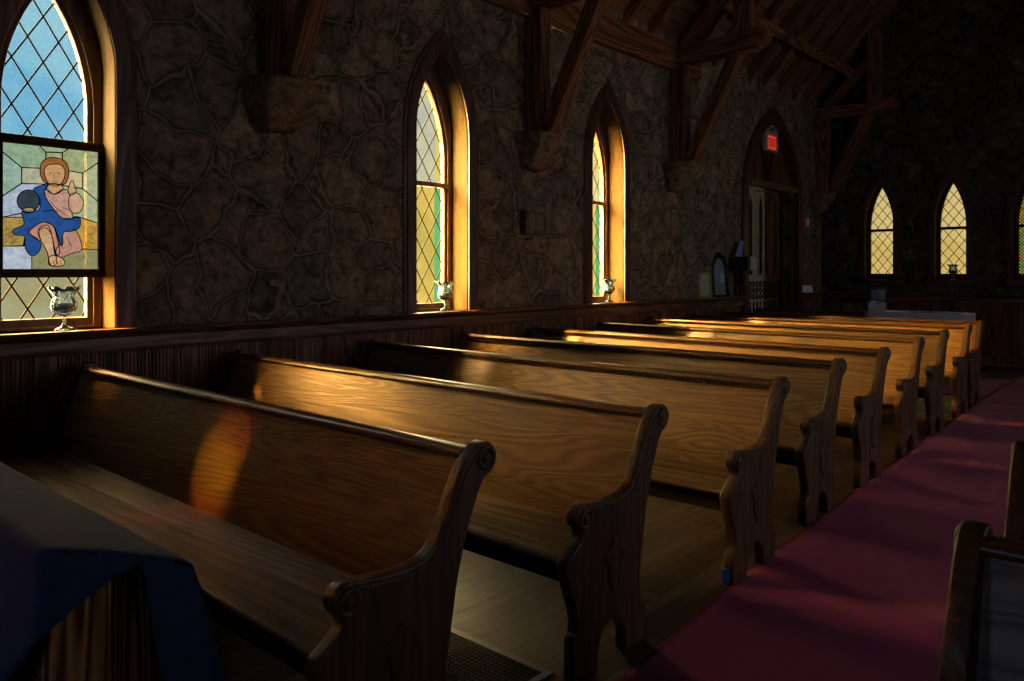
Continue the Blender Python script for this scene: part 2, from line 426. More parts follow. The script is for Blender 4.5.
w = bpy.data.worlds.new('world'); scn.world = w; w.use_nodes = True
bg = w.node_tree.nodes['Background']; bg.inputs[0].default_value = (.45, .62, .9, 1); bg.inputs[1].default_value = .6
scn.view_settings.view_transform = 'Standard'; scn.view_settings.look = 'None'
scn.view_settings.gamma = 1; scn.view_settings.exposure = 0.0; scn.view_settings.use_curve_mapping = False
scn.cycles.use_denoising = True
scn.cycles.transparent_max_bounces = 16
scn.cycles.max_bounces = 8; scn.cycles.diffuse_bounces = 4
scn.cycles.sample_clamp_indirect = 6

# ------------------------------------------------------------------ room shell
WL = [(-1.40, 'w0'), (1.69, 'w1'), (4.86, 'w2'), (7.48, 'w3')]      # centres of the left windows
HW, Z0, ZS, ZA = .345, 1.10, 2.72, 3.49
DC, DHW, DZS, DZA = 12.08, 1.0, 2.55, 3.90                           # doorway
holes = [arch(HW, Z0, ZS, ZA, 12, c) for c, _ in WL] + [arch(DHW, -.05, DZS, DZA, 14, DC)]
door_hole = holes.pop()
door_hole = [(x, max(y, 0.0)) for x, y in door_hole]
outline = [(YB, 0), (DC - DHW, 0)] + door_hole[2:][::-1][:-1] + [(DC + DHW, DZS), (DC + DHW, 0), (YF, 0), (YF, roof_z(0) + .12), (YB, roof_z(0) + .12)]
tag(slab('wall_left', [outline] + holes, -.31, 0, M['stone'], None, wallM('left')), 'long rough rubble stone wall with pointed windows', 'wall', kind='structure')
FW = [(.98, 'f1'), (2.08, 'f2'), (3.18, 'f3')]
FHW, FZ0, FZS, FZA = .255, 1.33, 2.30, 3.02
xs = [-.42, XR + .42]
outl = [(-.42, 0), (XR + .42, 0), (XR + .42, roof_z(0) + .1), (RIDGE, roof_z(RIDGE) + .1), (-.42, roof_z(0) + .1)]
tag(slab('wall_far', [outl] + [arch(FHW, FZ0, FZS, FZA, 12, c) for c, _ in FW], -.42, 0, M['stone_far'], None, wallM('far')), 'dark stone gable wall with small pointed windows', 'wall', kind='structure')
RW = [-10.4, -7.4, -4.4]
outr = [(-YF, 0), (-YB, 0), (-YB, ZW + .1), (-YF, ZW + .1)]
tag(slab('wall_right', [outr] + [arch(HW, Z0, ZS, ZA, 10, c) for c in RW], -.42, 0, M['stone'], None, wallM('right')), 'stone wall across the aisle, behind the right pews', 'wall', kind='structure')
outb = [(-XR - .42, 0), (.42, 0), (.42, ZW + .1), (-RIDGE, roof_z(RIDGE) + .1), (-XR - .42, ZW + .1)]
BW = [-5.6, -2.6]
tag(slab('wall_back', [outb] + [arch(.5, 1.2, 3.0, 4.2, 10, c) for c in BW], -.42, 0, M['stone'], None, wallM('back')), 'stone wall behind the viewer', 'wall', kind='structure')
tag(box('floor', (-.42, YB - .42, -.12), (XR + .42, YF + .42, 0), M['floor'], bev=0), 'worn dark plank floor', 'floor', kind='structure')
# roof: two board slopes
bm = bmesh.new()
L = math.hypot(RIDGE + .42, SL * (RIDGE + .42)); ang = math.atan(SL)
add_box(bm, (-.1, YB - .42, 0), (L, YF + .42, .12), Matrix.Translation((-.42, 0, roof_z(-.42))) @ Matrix.Rotation(-ang, 4, 'Y'))
add_box(bm, (-L, YB - .42, 0), (.1, YF + .42, .12), Matrix.Translation((XR + .42, 0, roof_z(-.42))) @ Matrix.Rotation(ang, 4, 'Y'))
tag(from_bm('ceiling', bm, M['boards']), 'steep dark boarded roof slope above the rafters', 'ceiling', kind='structure')

# ------------------------------------------------------------------ windows
def lattice(bm, poly, du, dv, w0, hw_, wd):
    us = [p[0] for p in poly]; vs = [p[1] for p in poly]
    u0, u1, v0, v1 = min(us), max(us), min(vs), max(vs)
    for sgn in (1, -1):
        slope = sgn * dv / du
        for k in range(-40, 60):
            base = v0 + k * dv - dv * .25
            pts = []
            N = 160
            for i in range(N + 1):
                u = u0 + (u1 - u0) * i / N; v = base + slope * (u - (u0 + u1) / 2)
                pts.append((u, v) if inside((u, v), poly) else None)
            run = [p for p in pts if p]
            if len(run) < 3: continue
            a, b = Vector(run[0]), Vector(run[-1]); d = (b - a); ln = d.length; an = math.atan2(d.y, d.x)
            add_box(bm, (0, -hw_, -wd), (ln, hw_, wd), Matrix.Translation((a.x, a.y, w0)) @ Matrix.Rotation(an, 4, 'Z'))
    return bm

def window(idx, side, c, hw, z0, zs, za, ghw, gz0, gzs, gza, meet, mat_lo, mat_up, cas=.115, depth=.24, label='', lat=(.175, .288), sill=None, pl='plaster', sashm='sash'):
    root = empty('window_%d' % idx, mtx=wallM(side, c)); tag(root, label, 'window', kind='structure')
    cz = z0
    # moulded casing in two steps
    slab('casing', [arch(hw + cas, cz, zs, za + cas * 1.65, 14), arch(hw + .045, cz - .01, zs, za + .07, 14)], -.005, .018, M['casing'], root, bevel=.006)
    slab('casing', [arch(hw + cas - .035, cz, zs, za + cas * 1.2, 14), arch(hw - .012, cz - .01, zs, za - .018, 14)], 0, .030, M['casing'], root, bevel=.008)
    slab('reveal', [arch(hw + .004, z0 - .02, zs, za + .006, 14), arch(hw - .018, z0 - .03, zs, za - .028, 14)], -.30, .004, M[pl], root)
    fr = slab('sash', [arch(hw - .012, z0, zs, za - .02, 14), arch(ghw + .035, gz0 - .05, gzs, gza + .055, 14)], -depth - .05, -depth + .035, M[sashm], root, bevel=.006)
    slab('sash', [arch(ghw + .045, gz0 - .06, gzs, gza + .07, 14), arch(ghw, gz0, gzs, gza, 14)], -depth - .035, -depth + .02, M['casing'], root, bevel=.006)
    box('meeting_rail', (-ghw - .03, meet - .022, -depth - .03), (ghw + .03, meet + .022, -depth + .045), M[sashm], root)
    full = arch(ghw + .01, gz0 - .01, gzs, gza + .015, 14)
    lo = [(-ghw - .01, gz0 - .01), (ghw + .01, gz0 - .01), (ghw + .01, meet), (-ghw - .01, meet)]
    up = arch(ghw + .01, meet, gzs, gza + .015, 14)
    slab('pane', [lo], -depth - .034, -depth - .030, M[mat_lo], root)
    slab('pane', [up], -depth - .034, -depth - .030, M[mat_up], root)
    if lat:
        for poly in (lo, up):
            bm = bmesh.new(); lattice(bm, poly, lat[0], lat[1], -depth - .030, .0050, .0032)
            from_bm('leading', bm, M['lead'], root)
    if sill:
        slab('sill', [[(-hw - cas, z0 - sill), (hw + cas, z0 - sill), (hw + cas, z0 - .002), (-hw - cas, z0 - .002)]], -.02, .07, M['casing'], root, bevel=.008)
    slab('ledge', [[(-hw + .005, z0 - .05), (hw - .005, z0 - .05), (hw - .005, z0), (-hw + .005, z0)]], -.30, .0, M['rail_y'], root)
    return root
GH = (.24, 1.17, 2.50, 3.26)
window(1, 'left', WL[1][0], HW, Z0, ZS, ZA, *GH, 2.28, 'g1_low', 'g1_up', label='large pointed window with blue sky glass and hung picture panel')
window(2, 'left', WL[2][0], HW, Z0, ZS, ZA, *GH, 2.28, 'g2_low', 'g2_up', label='pointed golden lattice window left of the wooden box on the wall')
window(3, 'left', WL[3][0], HW, Z0, ZS, ZA, *GH, 2.28, 'g3_low', 'g3_up', label='narrow-looking pointed yellow window between the bracket posts nearest the door')
window(4, 'far', FW[0][0], FHW, FZ0, FZS, FZA, .185, 1.43, 2.22, 2.92, 2.18, 'gf', 'gf', cas=.09, depth=.20, label='small amber gable window without a goblet', lat=(.155, .20), sill=.09, sashm='dark_wood')
window(5, 'far', FW[1][0], FHW, FZ0, FZS, FZA, .185, 1.43, 2.22, 2.92, 2.18, 'gf', 'gf', cas=.09, depth=.20, label='small amber gable window with a goblet on its sill', lat=(.155, .20), sill=.09, sashm='dark_wood')
window(6, 'far', FW[2][0], FHW, FZ0, FZS, FZA, .185, 1.43, 2.22, 2.92, 2.18, 'gf3', 'gf3', cas=.09, depth=.20, label='gable window of red and green glass at the picture edge', lat=(.05, .05), sill=.09, sashm='dark_wood')
window(7, 'left', WL[0][0], HW, Z0, ZS, ZA, *GH, 2.28, 'g0', 'g0', depth=.098, label='pointed window of ruby and amber glass beside the viewer')
for i, c in enumerate(RW):
    window(8 + i, 'right', c, HW, Z0, ZS, ZA, *GH, 2.28, 'g_fill_right', 'g_fill_right', label='unseen pointed window added as fill light in the right wall, bay %s' % ('one', 'two', 'three', 'four', 'five')[i], lat=None)
for i, c in enumerate(BW):
    window(11 + i, 'back', c, .5, 1.2, 3.0, 4.2, .42, 1.3, 2.9, 4.0, 2.5, 'g_fill_back', 'g_fill_back', label='unseen tall window added as fill light behind the viewer, %s' % ('aisle side', 'left side')[i], lat=None)

# ------------------------------------------------------------------ wainscot and chair rail
def beadboard(name, side, u0, u1, v0, v1, label):
    """upright tongue-and-groove boards with plain stiles: a plan profile extruded upward"""
    prof = []; u = u0; k = 0
    stile = .0
    while u < u1 - .001:
        wd = .13 if k % 17 == 8 else .047
        e = min(u + wd, u1); t = .030 if wd > .1 else .022
        prof += [(u, .014), (u + .005, t), (e - .005, t), (e, .014)]
        if wd < .1 and e - u > .03: prof[-3:-2] = [(u + .005, t), ((u + e) / 2 - .004, t), ((u + e) / 2, t - .006), ((u + e) / 2 + .004, t)]
        u = e; k += 1
    pts = [(u0, -.004)] + prof + [(u1, -.004)]
    bm = bmesh.new(); N = len(pts)
    A = [bm.verts.new((p[0], v0, p[1])) for p in pts]; B = [bm.verts.new((p[0], v1, p[1])) for p in pts]
    for i in range(N): bm.faces.new((A[i], A[(i + 1) % N], B[(i + 1) % N], B[i]))
    o = from_bm(name, bm, M['wains'], None, wallM(side)); tag(o, label, 'wainscot', kind='structure')
    return o
def rail(name, side, u0, u1, top, label, nose=.11):
    """chair rail: shelf with a rounded nose over a moulded band (section in w,v)"""
    sec = [(-.005, top - .15), (.034, top - .15), (.040, top - .135), (.034, top - .12), (.034, top - .06), (.06, top - .045), (.075, top - .028), (nose - .008, top - .026), (nose, top - .016), (nose - .006, top - .002), (nose - .012, top), (-.005, top)]
    bm = bmesh.new(); N = len(sec)
    A = [bm.verts.new((u0, v, w_)) for w_, v in sec]; B = [bm.verts.new((u1, v, w_)) for w_, v in sec]
    for i in range(N): bm.faces.new((A[i], A[(i + 1) % N], B[(i + 1) % N], B[i]))
    bm.faces.new(A[::-1]); bm.faces.new(B)
    o = from_bm(name, bm, M['rail_y'], None, wallM(side)); tag(o, label, 'chair rail', kind='structure'); return o
DL = DC - DHW - .11; DR = DC + DHW + .11
beadboard('trim_1', 'left', YB, DL, 0.10, .97, 'beadboard wainscot under the stone wall left of the door')
rail('trim_2', 'left', YB, DL, 1.105, 'wooden shelf rail running under the left windows to the door')
beadboard('trim_3', 'left', DR, YF, 0.10, .97, 'short beadboard wainscot right of the door')
rail('trim_4', 'left', DR, YF, 1.105, 'short shelf rail right of the door')
beadboard('trim_5', 'far', 0.0, XR, 0.10, .97, 'dark wainscot along the gable wall')
rail('trim_6', 'far', 0.0, XR, 1.105, 'shelf rail along the gable wall', .06)
for nm, side, a, b in (('baseboard_left', 'left', YB, DL), ('baseboard_right_of_door', 'left', DR, YF), ('baseboard_far', 'far', 0, XR)):
    slab(nm, [[(a, 0), (b, 0), (b, .14), (a, .14)]], -.002, .036, M['wains'], None, wallM(side), .004)
    tag(bpy.data.objects[nm], 'dark skirting board along the %s wall' % {'baseboard_left': 'left', 'baseboard_right_of_door': 'left, right of the door', 'baseboard_far': 'gable'}[nm], 'skirting board', kind='structure')

# ------------------------------------------------------------------ doorway
dr = empty('door_1', mtx=wallM('left', DC)); tag(dr, 'pointed doorway with pale and dark panelled leaves under boarded tympanum', 'door', kind='structure')
slab('casing', [arch(DHW + .12, 0, DZS, DZA + .17, 16), arch(DHW - .01, -.01, DZS, DZA - .01, 16)], -.01, .05, M['casing'], dr, bevel=.01)
slab('casing', [arch(DHW + .06, 0, DZS, DZA + .09, 16), arch(DHW - .035, -.01, DZS, DZA - .045, 16)], -.08, .045, M['casing'], dr, bevel=.012)
box('lintel', (-DHW + .02, 2.79, -.16), (DHW - .02, 2.89, .035), M['sash'], dr, .012)
ty = [p for p in arch(DHW - .04, 2.8, DZS, DZA - .06, 16) if p[1] >= 2.85]
tym = slab('tympanum', [[(-.86, 2.87), (.86, 2.87)] + [p for p in ty if p[1] > 2.88]], -.16, -.10, M['door'], dr)
bm = bmesh.new()
for s in (-1, 1):
    tube(bm, [(s * (.06 + .5 * (1 - math.cos(a))), 2.88 + .72 * math.sin(a), -.09) for a in [i * .16 for i in range(0, 9)]], .028, 6)
tube(bm, [(0, 2.88, -.09), (0, 3.5, -.09)], .02, 6)
from_bm('tracery', bm, M['dark_wood'], tym)
def leaf(u0, u1, w0, mat, slots):
    lf = box('leaf', (u0, .01, w0 - .05), (u1, 2.78, w0), M[mat], dr, .006)
    for k in range(slots):
        cu = u0 + (u1 - u0) * (k + .5) / slots; hw_ = (u1 - u0) / slots * .17
        slab('panel', [arch(hw_, 1.42, 2.45, 2.62, 8, cu)], w0 - .002, w0 + .006, M['dark_wood'], lf)
        slab('panel_moulding', [arch(hw_ + .03, 1.39, 2.45, 2.67, 8, cu), arch(hw_, 1.42, 2.45, 2.62, 8, cu)], w0 - .002, w0 + .016, M[mat], lf, bevel=.004)
    # carved band of pierced quatrefoils with pendants
    bm = bmesh.new(); n = int((u1 - u0) / .105)
    for r_ in range(3):
        for k in range(n):
            cu = u0 + (u1 - u0) * (k + .5) / n; cv = 1.08 + .095 * r_
            tube(bm, [(cu + .036 * math.cos(a) * (1 + .22 * math.cos(4 * a)), cv + .036 * math.sin(a) * (1 + .22 * math.cos(4 * a)), w0 + .006) for a in [2 * PI * i / 20 for i in range(20)]], .009, 5, True)
    for k in range(n):
        cu = u0 + (u1 - u0) * (k + .5) / n
        tube(bm, [(cu, .80, w0 + .006), (cu, .86, w0 + .006), (cu, .93, w0 + .006), (cu, 1.0, w0 + .006)], [.004, .018, .010, .016], 6)
    from_bm('carved_band', bm, M['dark_wood'], lf)
    return lf
leaf(-.965, -.24, -.02, 'door_pale', 2)
leaf(-.23, .12, -.10, 'door', 1)
lf3 = leaf(.13, .50, -.10, 'door', 1)
lf4 = box('leaf', (.51, .01, -.28), (.97, 2.78, -.23), M['dark_wood'], dr, .006)
bm = bmesh.new(); tube(bm, [(-.9, 2.70, -.06), (-.2, 2.73, .01), (.18, 2.66, .01)], .014, 6); from_bm('closer_arm', bm, M['steel'], dr)
# near-black board behind the open part: porch shade as colour, also stops sun
bm = bmesh.new()
add_box(bm, (-1.3, -.1, -.55), (1.3, 4.3, -.305)); from_bm('porch_shade_board', bm, M['dark_wood'], dr)

# exit sign on the tympanum
ex = empty('exit_sign', mtx=wallM('left', DC)); tag(ex, 'grey exit sign with lit red face high in the door arch', 'sign')
EU = .04
box('housing', (EU - .21, 3.40, -.095), (EU + .27, 3.83, -.03), M['grey_metal'], ex, .012)
box('lit_face', (EU - .13, 3.43, -.031), (EU + .16, 3.645, -.022), M['exit_red'], ex, .004)
bm = bmesh.new()
def stroke(bm, u0, v0, u1, v1, w0, t=.011):
    d = Vector((u1 - u0, v1 - v0, 0)); an = math.atan2(d.y, d.x)
    add_box(bm, (-t, -t, 0), (d.length + t, t, .004), Matrix.Translation((u0, v0, w0)) @ Matrix.Rotation(an, 4, 'Z'))
GL = {'E': [(0, 0, 0, 1), (0, 0, 1, 0), (0, .5, .8, .5), (0, 1, 1, 1)], 'X': [(0, 0, 1, 1), (0, 1, 1, 0)], 'I': [(.5, 0, .5, 1)], 'T': [(0, 1, 1, 1), (.5, 0, .5, 1)]}
for i, ch in enumerate('EXIT'):
    x0 = EU - .105 + i * .064
    for a, b, c_, d in GL[ch]: stroke(bm, x0 + a * .042, 3.475 + b * .12, x0 + c_ * .042, 3.475 + d * .12, -.022, .006)
from_bm('lettering', bm, M['dark_wood'], ex)
for s in (-1, 1):
    bm = bmesh.new(); lathe(bm, [(.012, 0), (.036, .01), (.045, .04), (.042, .05)], 14, Matrix.Translation((EU + .03 + s * .10, 3.735, -.032)))
    from_bm('lamp_head', bm, M['grey_metal'], ex)
    bm = bmesh.new(); lathe(bm, [(.034, .0), (.03, .006)], 14, Matrix.Translation((EU + .03 + s * .10, 3.735, .017))); from_bm('lens', bm, M['black'], ex)

# fire strobe, card on rail
st = empty('fire_alarm', mtx=wallM('left', 13.33)); tag(st, 'small red fire alarm with white strobe on stone right of door', 'fire alarm')
box('body', (-.09, 2.21, 0), (.09, 2.42, .045), M['red'], st, .01); box('strobe', (0.0, 2.25, .044), (.075, 2.38, .085), M['white'], st, .012)
cd = slab('notice_card', [[(-.13, 0), (.13, 0), (.13, .12), (-.13, .12)]], 0, .004, M['paper'])
cd.matrix_basis = Matrix.Translation((.05, 13.36, 1.106)) @ Matrix.Rotation(math.radians(60), 4, 'Z') @ Matrix.Rotation(math.radians(80), 4, 'X')
tag(cd, 'white card standing on the rail right of the door', 'card')

# ------------------------------------------------------------------ wall timber: plate, rafters, purlin, trusses
pl = slab('wall_plate', [[(YB + .01, 4.06), (9.55, 4.06), (9.55, 4.40), (YB, 4.40)]], -.03, .10, M['beam_x'], None, wallM('left'), .004); tag(pl, 'long brown timber plate along the top of the stone wall', 'beam')
def beam_seg(name, p, q, wy, h, mat, parent=None):
    """timber from p to q in an XZ plane: wy thick along Y, h deep"""
    p, q = Vector(p), Vector(q); d = q - p; an = math.atan2(d.z, d.x)
    bm = bmesh.new(); add_box(bm, (-h / 2, -wy / 2, 0), (h / 2, wy / 2, d.length), None, .010)
    me_m = Matrix.Translation(p) @ Matrix.Rotation(PI / 2 - an, 4, 'Y')
    return from_bm(name, bm, M[mat], parent, me_m)
ORD = ['first', 'second', 'third', 'fourth', 'fifth', 'sixth', 'seventh', 'eighth', 'ninth', 'tenth', 'eleventh', 'twelfth', 'thirteenth', 'fourteenth', 'fifteenth', 'sixteenth', 'seventeenth', 'eighteenth']
yr = [13.45 - .56 * i for i in range(18)]
r0 = None
for i, y in enumerate(yr):
    if any(abs(y - t) < .13 for t in (3.14, 6.09, 8.95)): y += .2
    if r0 is None: r0 = beam_seg('rafter', (-.05, y, roof_z(-.05) - .09), (RIDGE, y, roof_z(RIDGE) - .09), .10, .17, 'beam'); o = r0
    else:
        o = r0.copy(); C.objects.link(o); o.location.y = y
    tag(o, 'sloping rafter under the roof boards, %s from the gable wall' % ORD[i], 'rafter', 'rafters of the left roof slope')
px = .60; pz = roof_z(px) - .308
bm = bmesh.new(); add_box(bm, (-.07, YB, -.06), (.07, 13.9, .06), Matrix.Rotation(-ang, 4, 'Y'), .008)
tag(from_bm('purlin', bm, M['beam_y'], None, Matrix.Translation((px, 0, pz))), 'long purlin running under the rafters above the stone wall', 'beam')

def make_truss():
    r = empty('roof_truss')
    box('wall_post', (.005, 0, 2.86), (.225, .16, 4.13), M['beam'], r, .012)
    pts = [(.005, 4.13), (1.16, 4.13), (1.30, 4.21), (1.33, 4.35), (.005, 4.35)]
    me = curve_mesh([pts], .18, .010); me.transform(Matrix(((1, 0, 0, 0), (0, 0, -1, .08), (0, 1, 0, 0), (0, 0, 0, 1)))); link('hammer_beam', me, M['beam_x'], r)
    o = beam_seg('brace', (.285, 0, 2.90), (.90, 0, 4.14), .14, .155, 'beam', r); o.location.y = .08
    box('upper_post', (.88, .0, 4.35), (1.10, .16, roof_z(1.0) - .1), M['beam'], r, .012)
    o = beam_seg('strut', (.17, 0, 4.36), (.90, 0, 5.04), .12, .13, 'beam', r); o.location.y = .08
    return r
def dup(o, parent=None):
    c = o.copy(); C.objects.link(c)
    if parent is not None: c.parent = parent
    for ch in list(o.children): dup(ch, c)
    return c
tr0 = make_truss()
TY = [(3.06, 'between the picture window and the next window'), (6.00, 'above the small wooden box'), (8.87, 'left of the door arch'), (13.88, 'in the dark corner by the gable wall')]
trs = []
for i, (y, wh) in enumerate(TY):
    o = tr0 if i == 0 else dup(tr0); o.location = (0, y, 0)
    tag(o, 'brown timber bracket truss with slanted brace %s' % wh, 'roof truss', 'timber trusses along the wall')
def corbel(y, label, seed):
    bm = bmesh.new(); add_box(bm, (-.03, -.23, -.36), (.31, .23, 0)); bmesh.ops.subdivide_edges(bm, edges=bm.edges[:], cuts=9, use_grid_fill=True)
    for v in bm.verts:
        t = -v.co.z / .36
        f = 1 - .55 * t ** 2.2
        v.co.x = -.03 + (v.co.x + .03) * (1 - .62 * t ** 1.8); v.co.y *= f
        ax = min(1, max(0, v.co.x / .31)); v.co.y *= 1 - .22 * ax ** 3
        n_ = noise.noise_vector(Vector((v.co.x * 5, v.co.y * 5 + seed, v.co.z * 5))) * .030 + noise.noise_vector(Vector((v.co.x * 15, v.co.y * 15 + seed, v.co.z * 15))) * .012
        if v.co.z < -.005: v.co += n_
        elif v.co.z >= -.005: v.co.x += n_.x; v.co.y += n_.y
    for v in bm.verts: v.co.x = max(v.co.x, -.003)
    o = from_bm('stone_corbel', bm, M['corbel'], None, Matrix.Translation((0, y, 2.855)), True)
    return tag(o, label, 'corbel', 'stone corbels under the trusses')
for i, (y, lb) in enumerate([(3.14, 'rough rounded stone corbel beside the picture window'), (6.08, 'blocky stone corbel above the small wooden box'), (8.95, 'tan stone corbel between the last yellow window and door'), (13.86, 'dark stone corbel in the corner by the gable wall')]):
    corbel(y, lb, i * 7.3)

# ------------------------------------------------------------------ pews
PA = [(.086, .05), (.078, .112), (.088, .140), (.110, .175), (.122, .215), (.119, .287), (.106, .345), (.083, .472), (.064, .552), (.034, .645), (.016, .69), (-.006, .739), (-.024, .775), (-.044, .800), (-.072, .815), (-.096, .838), (-.102, .866), (-.090, .895), (-.064, .915), (-.032, .917), (-.004, .905), (.022, .882), (.055, .844), (.083, .796), (.112, .745), (.137, .698), (.158, .656), (.190, .622), (.235, .606), (.322, .602), (.42, .613), (.485, .622), (.516, .614), (.536, .594), (.540, .568), (.528, .546), (.508, .527), (.506, .502), (.528, .482), (.556, .461), (.586, .442), (.596, .420), (.590, .385), (.572, .335), (.546, .27), (.530, .215), (.528, .178), (.536, .160)]
PB = [(.412, 0), (.407, .04), (.392, .098), (.370, .130), (.341, .147), (.297, .149), (.259, .125), (.230, .090), (.223, .045), (.222, 0)]
PROF = [(.09, 0)] + catmull(PA, 3, False) + [(.553, .148), (.553, 0)] + catmull(PB, 3, False)
PROF = [(u, max(0.0, z)) for u, z in PROF]
L0 = 3.38
TH = .052
# local pew frame: x along the bench from its wall end, y towards the back (u = -y), z up
def end_panel(root, x0, out):
    """x0..x0+TH; out=+1 the aisle face looks to +x"""
    me = curve_mesh([PROF], TH, .007, 2); me.transform(Matrix(((0, 0, 1, TH / 2), (-1, 0, 0, 0), (0, 1, 0, 0), (0, 0, 0, 1))))
    me.name = 'end_panel'
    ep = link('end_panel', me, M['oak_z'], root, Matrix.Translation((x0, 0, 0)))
    xf = TH if out > 0 else 0.0
    # edge bead that follows the front curve from back scroll to arm scroll, set in from the edge
    i0 = min(range(len(PROF)), key=lambda i: math.hypot(PROF[i][0] + .004, PROF[i][1] - .905))
    i1 = min(range(len(PROF)), key=lambda i: math.hypot(PROF[i][0] - .516, PROF[i][1] - .614))
    path = []
    for i in range(i0, i1, 1):
        a, b = Vector(PROF[i - 1]), Vector(PROF[(i + 1) % len(PROF)]); d = (b - a).normalized(); nn = Vector((-d.y, d.x))
        q = Vector(PROF[i]) + nn * -.020
        if not inside(q, PROF): q = Vector(PROF[i]) + nn * .020
        path.append((xf, -q.x, q.y))
    bm = bmesh.new(); tube(bm, path, .0045, 6); from_bm('edge_bead', bm, M['oak_z'], ep, smooth=True)
    for (u, z, r) in ((-.046, .866, .040), (.488, .568, .040)):
        bm = bmesh.new()
        lathe(bm, [(r, -.004), (r, .004), (r * .88, .010), (r * .72, .008), (r * .62, .002), (r * .50, .002), (r * .42, .010), (r * .2, .014), (r * .05, .013)], 22, Matrix.Translation((xf, -u, z)) @ Matrix.Rotation(PI / 2 * out, 4, 'Y'))
        from_bm('rosette', bm, M['oak_z'], ep, smooth=True)
    if out > 0:
        half = [(.300, .462), (.318, .440), (.336, .418), (.362, .408), (.370, .390), (.352, .372), (.344, .345), (.340, .300), (.322, .262), (.300, .236)]
        pts = half + [(.600 - u, z) for u, z in half[-2:0:-1]]
        me = curve_mesh([catmull(pts, 2)], .014, .005); me.transform(Matrix(((0, 0, 1, xf + .001), (-1, 0, 0, 0), (0, 1, 0, 0), (0, 0, 0, 1))))
        link('carved_ornament', me, M['oak_z'], ep)
    return ep
def make_pew(bead):
    r = empty('pew')
    end_panel(r, 0, -1); end_panel(r, L0 - TH, 1)
    a, b = TH - .004, L0 - TH + .004
    # leaning back board: section in (u,z)
    def ext(name, sec, mat):
        bm = bmesh.new(); N = len(sec)
        A = [bm.verts.new((a, -u, z)) for u, z in sec]; B = [bm.verts.new((b, -u, z)) for u, z in sec]
        for i in range(N): bm.faces.new((A[i], A[(i + 1) % N], B[(i + 1) % N], B[i]))
        bm.faces.new(A[::-1]); bm.faces.new(B)
        return from_bm(name, bm, M[mat], r)
    ext('backrest', [(.150, .36), (.128, .36), (.088, .52), (-.030, .862), (-.004, .870), (.112, .53)], 'oak_x')
    ext('seat', catmull([(.140, .425), (.30, .418), (.44, .430), (.535, .440), (.556, .436), (.562, .424), (.552, .410), (.535, .404), (.44, .400), (.30, .392), (.140, .400)], 2), 'oak_seat')
    ext('shaded_seat_apron', [(.500, .33), (.522, .33), (.522, .405), (.500, .405)], 'dark_wood')  # near-black: the shade under the seat is put into its colour
    ext('cap_rail', catmull([(-.046, .862), (-.052, .880), (-.040, .896), (-.014, .902), (.012, .896), (.022, .880), (.014, .866), (-.02, .858)], 3), 'oak_rail')
    if bead:
        bm = bmesh.new(); n = 150
        for k in range(n):
            x = a + (b - a) * (k + .5) / n
            add_box(bm, (x - .006, -.018, .846), (x + .006, .004, .860))
        from_bm('dentil_trim', bm, M['oak_rail'], r)
    return r
PY = [1.765, 2.764, 3.933, 5.012, 6.009, 7.128, 8.178, 9.226, 10.095]
PX = [3.472, 3.526, 3.564, 3.488, 3.465, 3.416, 3.371, 3.354, 3.304]
PL = ['nearest oak pew whose seat takes red and amber light spots', 'oak pew directly behind the nearest one, floor grate at its foot', 'oak pew with blue tape on its aisle foot', 'oak pew next behind the one with blue tape', 'fifth oak pew from the front, halfway down the row', 'sixth oak pew from the front', 'third oak pew from the back of the row', 'oak pew next to last in the row', 'last full-length oak pew beside the white table']
proto = {False: make_pew(False)}
proto[True] = make_pew(True)
used = {False: False, True: False}
XL = .12
def copy_pew(src):
    r = src.copy(); C.objects.link(r)
    for ch in list(src.children):
        c = ch.copy(); C.objects.link(c); c.parent = r
        for g in list(ch.children):
            d = g.copy(); C.objects.link(d); d.parent = c
    return r
def fit_len(r, Ln):
    k = 0
    for ch in r.children:
        if ch.name.startswith('end_panel'):
            if ch.matrix_basis.translation.x > 1: ch.location.x = Ln - TH
        else:
            s = (Ln - 2 * TH + .008) / (L0 - 2 * TH + .008); ch.scale.x = s; ch.location.x = (TH - .004) * (1 - s)
pews = []
for i, (y, xe) in enumerate(zip(PY, PX)):
    b = i in (2, 3, 4)
    r = copy_pew(proto[b]); r.location = (XL, y, 0); fit_len(r, xe - XL)
    tag(r, PL[i], 'pew', 'oak pews along the left wall'); pews.append(r)
for i, (y, lb) in enumerate([(1.90, 'nearest pew end at the right edge, across the carpet'), (2.96, 'second pew end at the right edge, mostly cut off')]):
    r = copy_pew(proto[False]); fit_len(r, 3.38); r.location = (0, y, 0); r.scale = (-1, 1, 1)
    tag(r, lb, 'pew', 'oak pews across the aisle')
    r.location.x = (4.80, 4.735)[i] + 3.38
r = copy_pew(proto[False]); fit_len(r, 1.55); r.location = (.14, 11.16, .012); tag(r, 'short bench behind the last pew, its top rail just showing', 'pew', 'oak pews along the left wall')
for b in proto:
    def rm(o):
        for ch in list(o.children): rm(ch)
        bpy.data.objects.remove(o)
    rm(proto[b])
# blue tape on the third pew's foot
tp = box('blue_tape', (-.004, -.560, .015), (TH * .55, -.535, .075), M['tape'], None, .002)
ep = [c for c in pews[2].children if c.name.startswith('end_panel') and c.location.x > 1][0]
tp.parent = ep; tp.name = 'blue_tape'

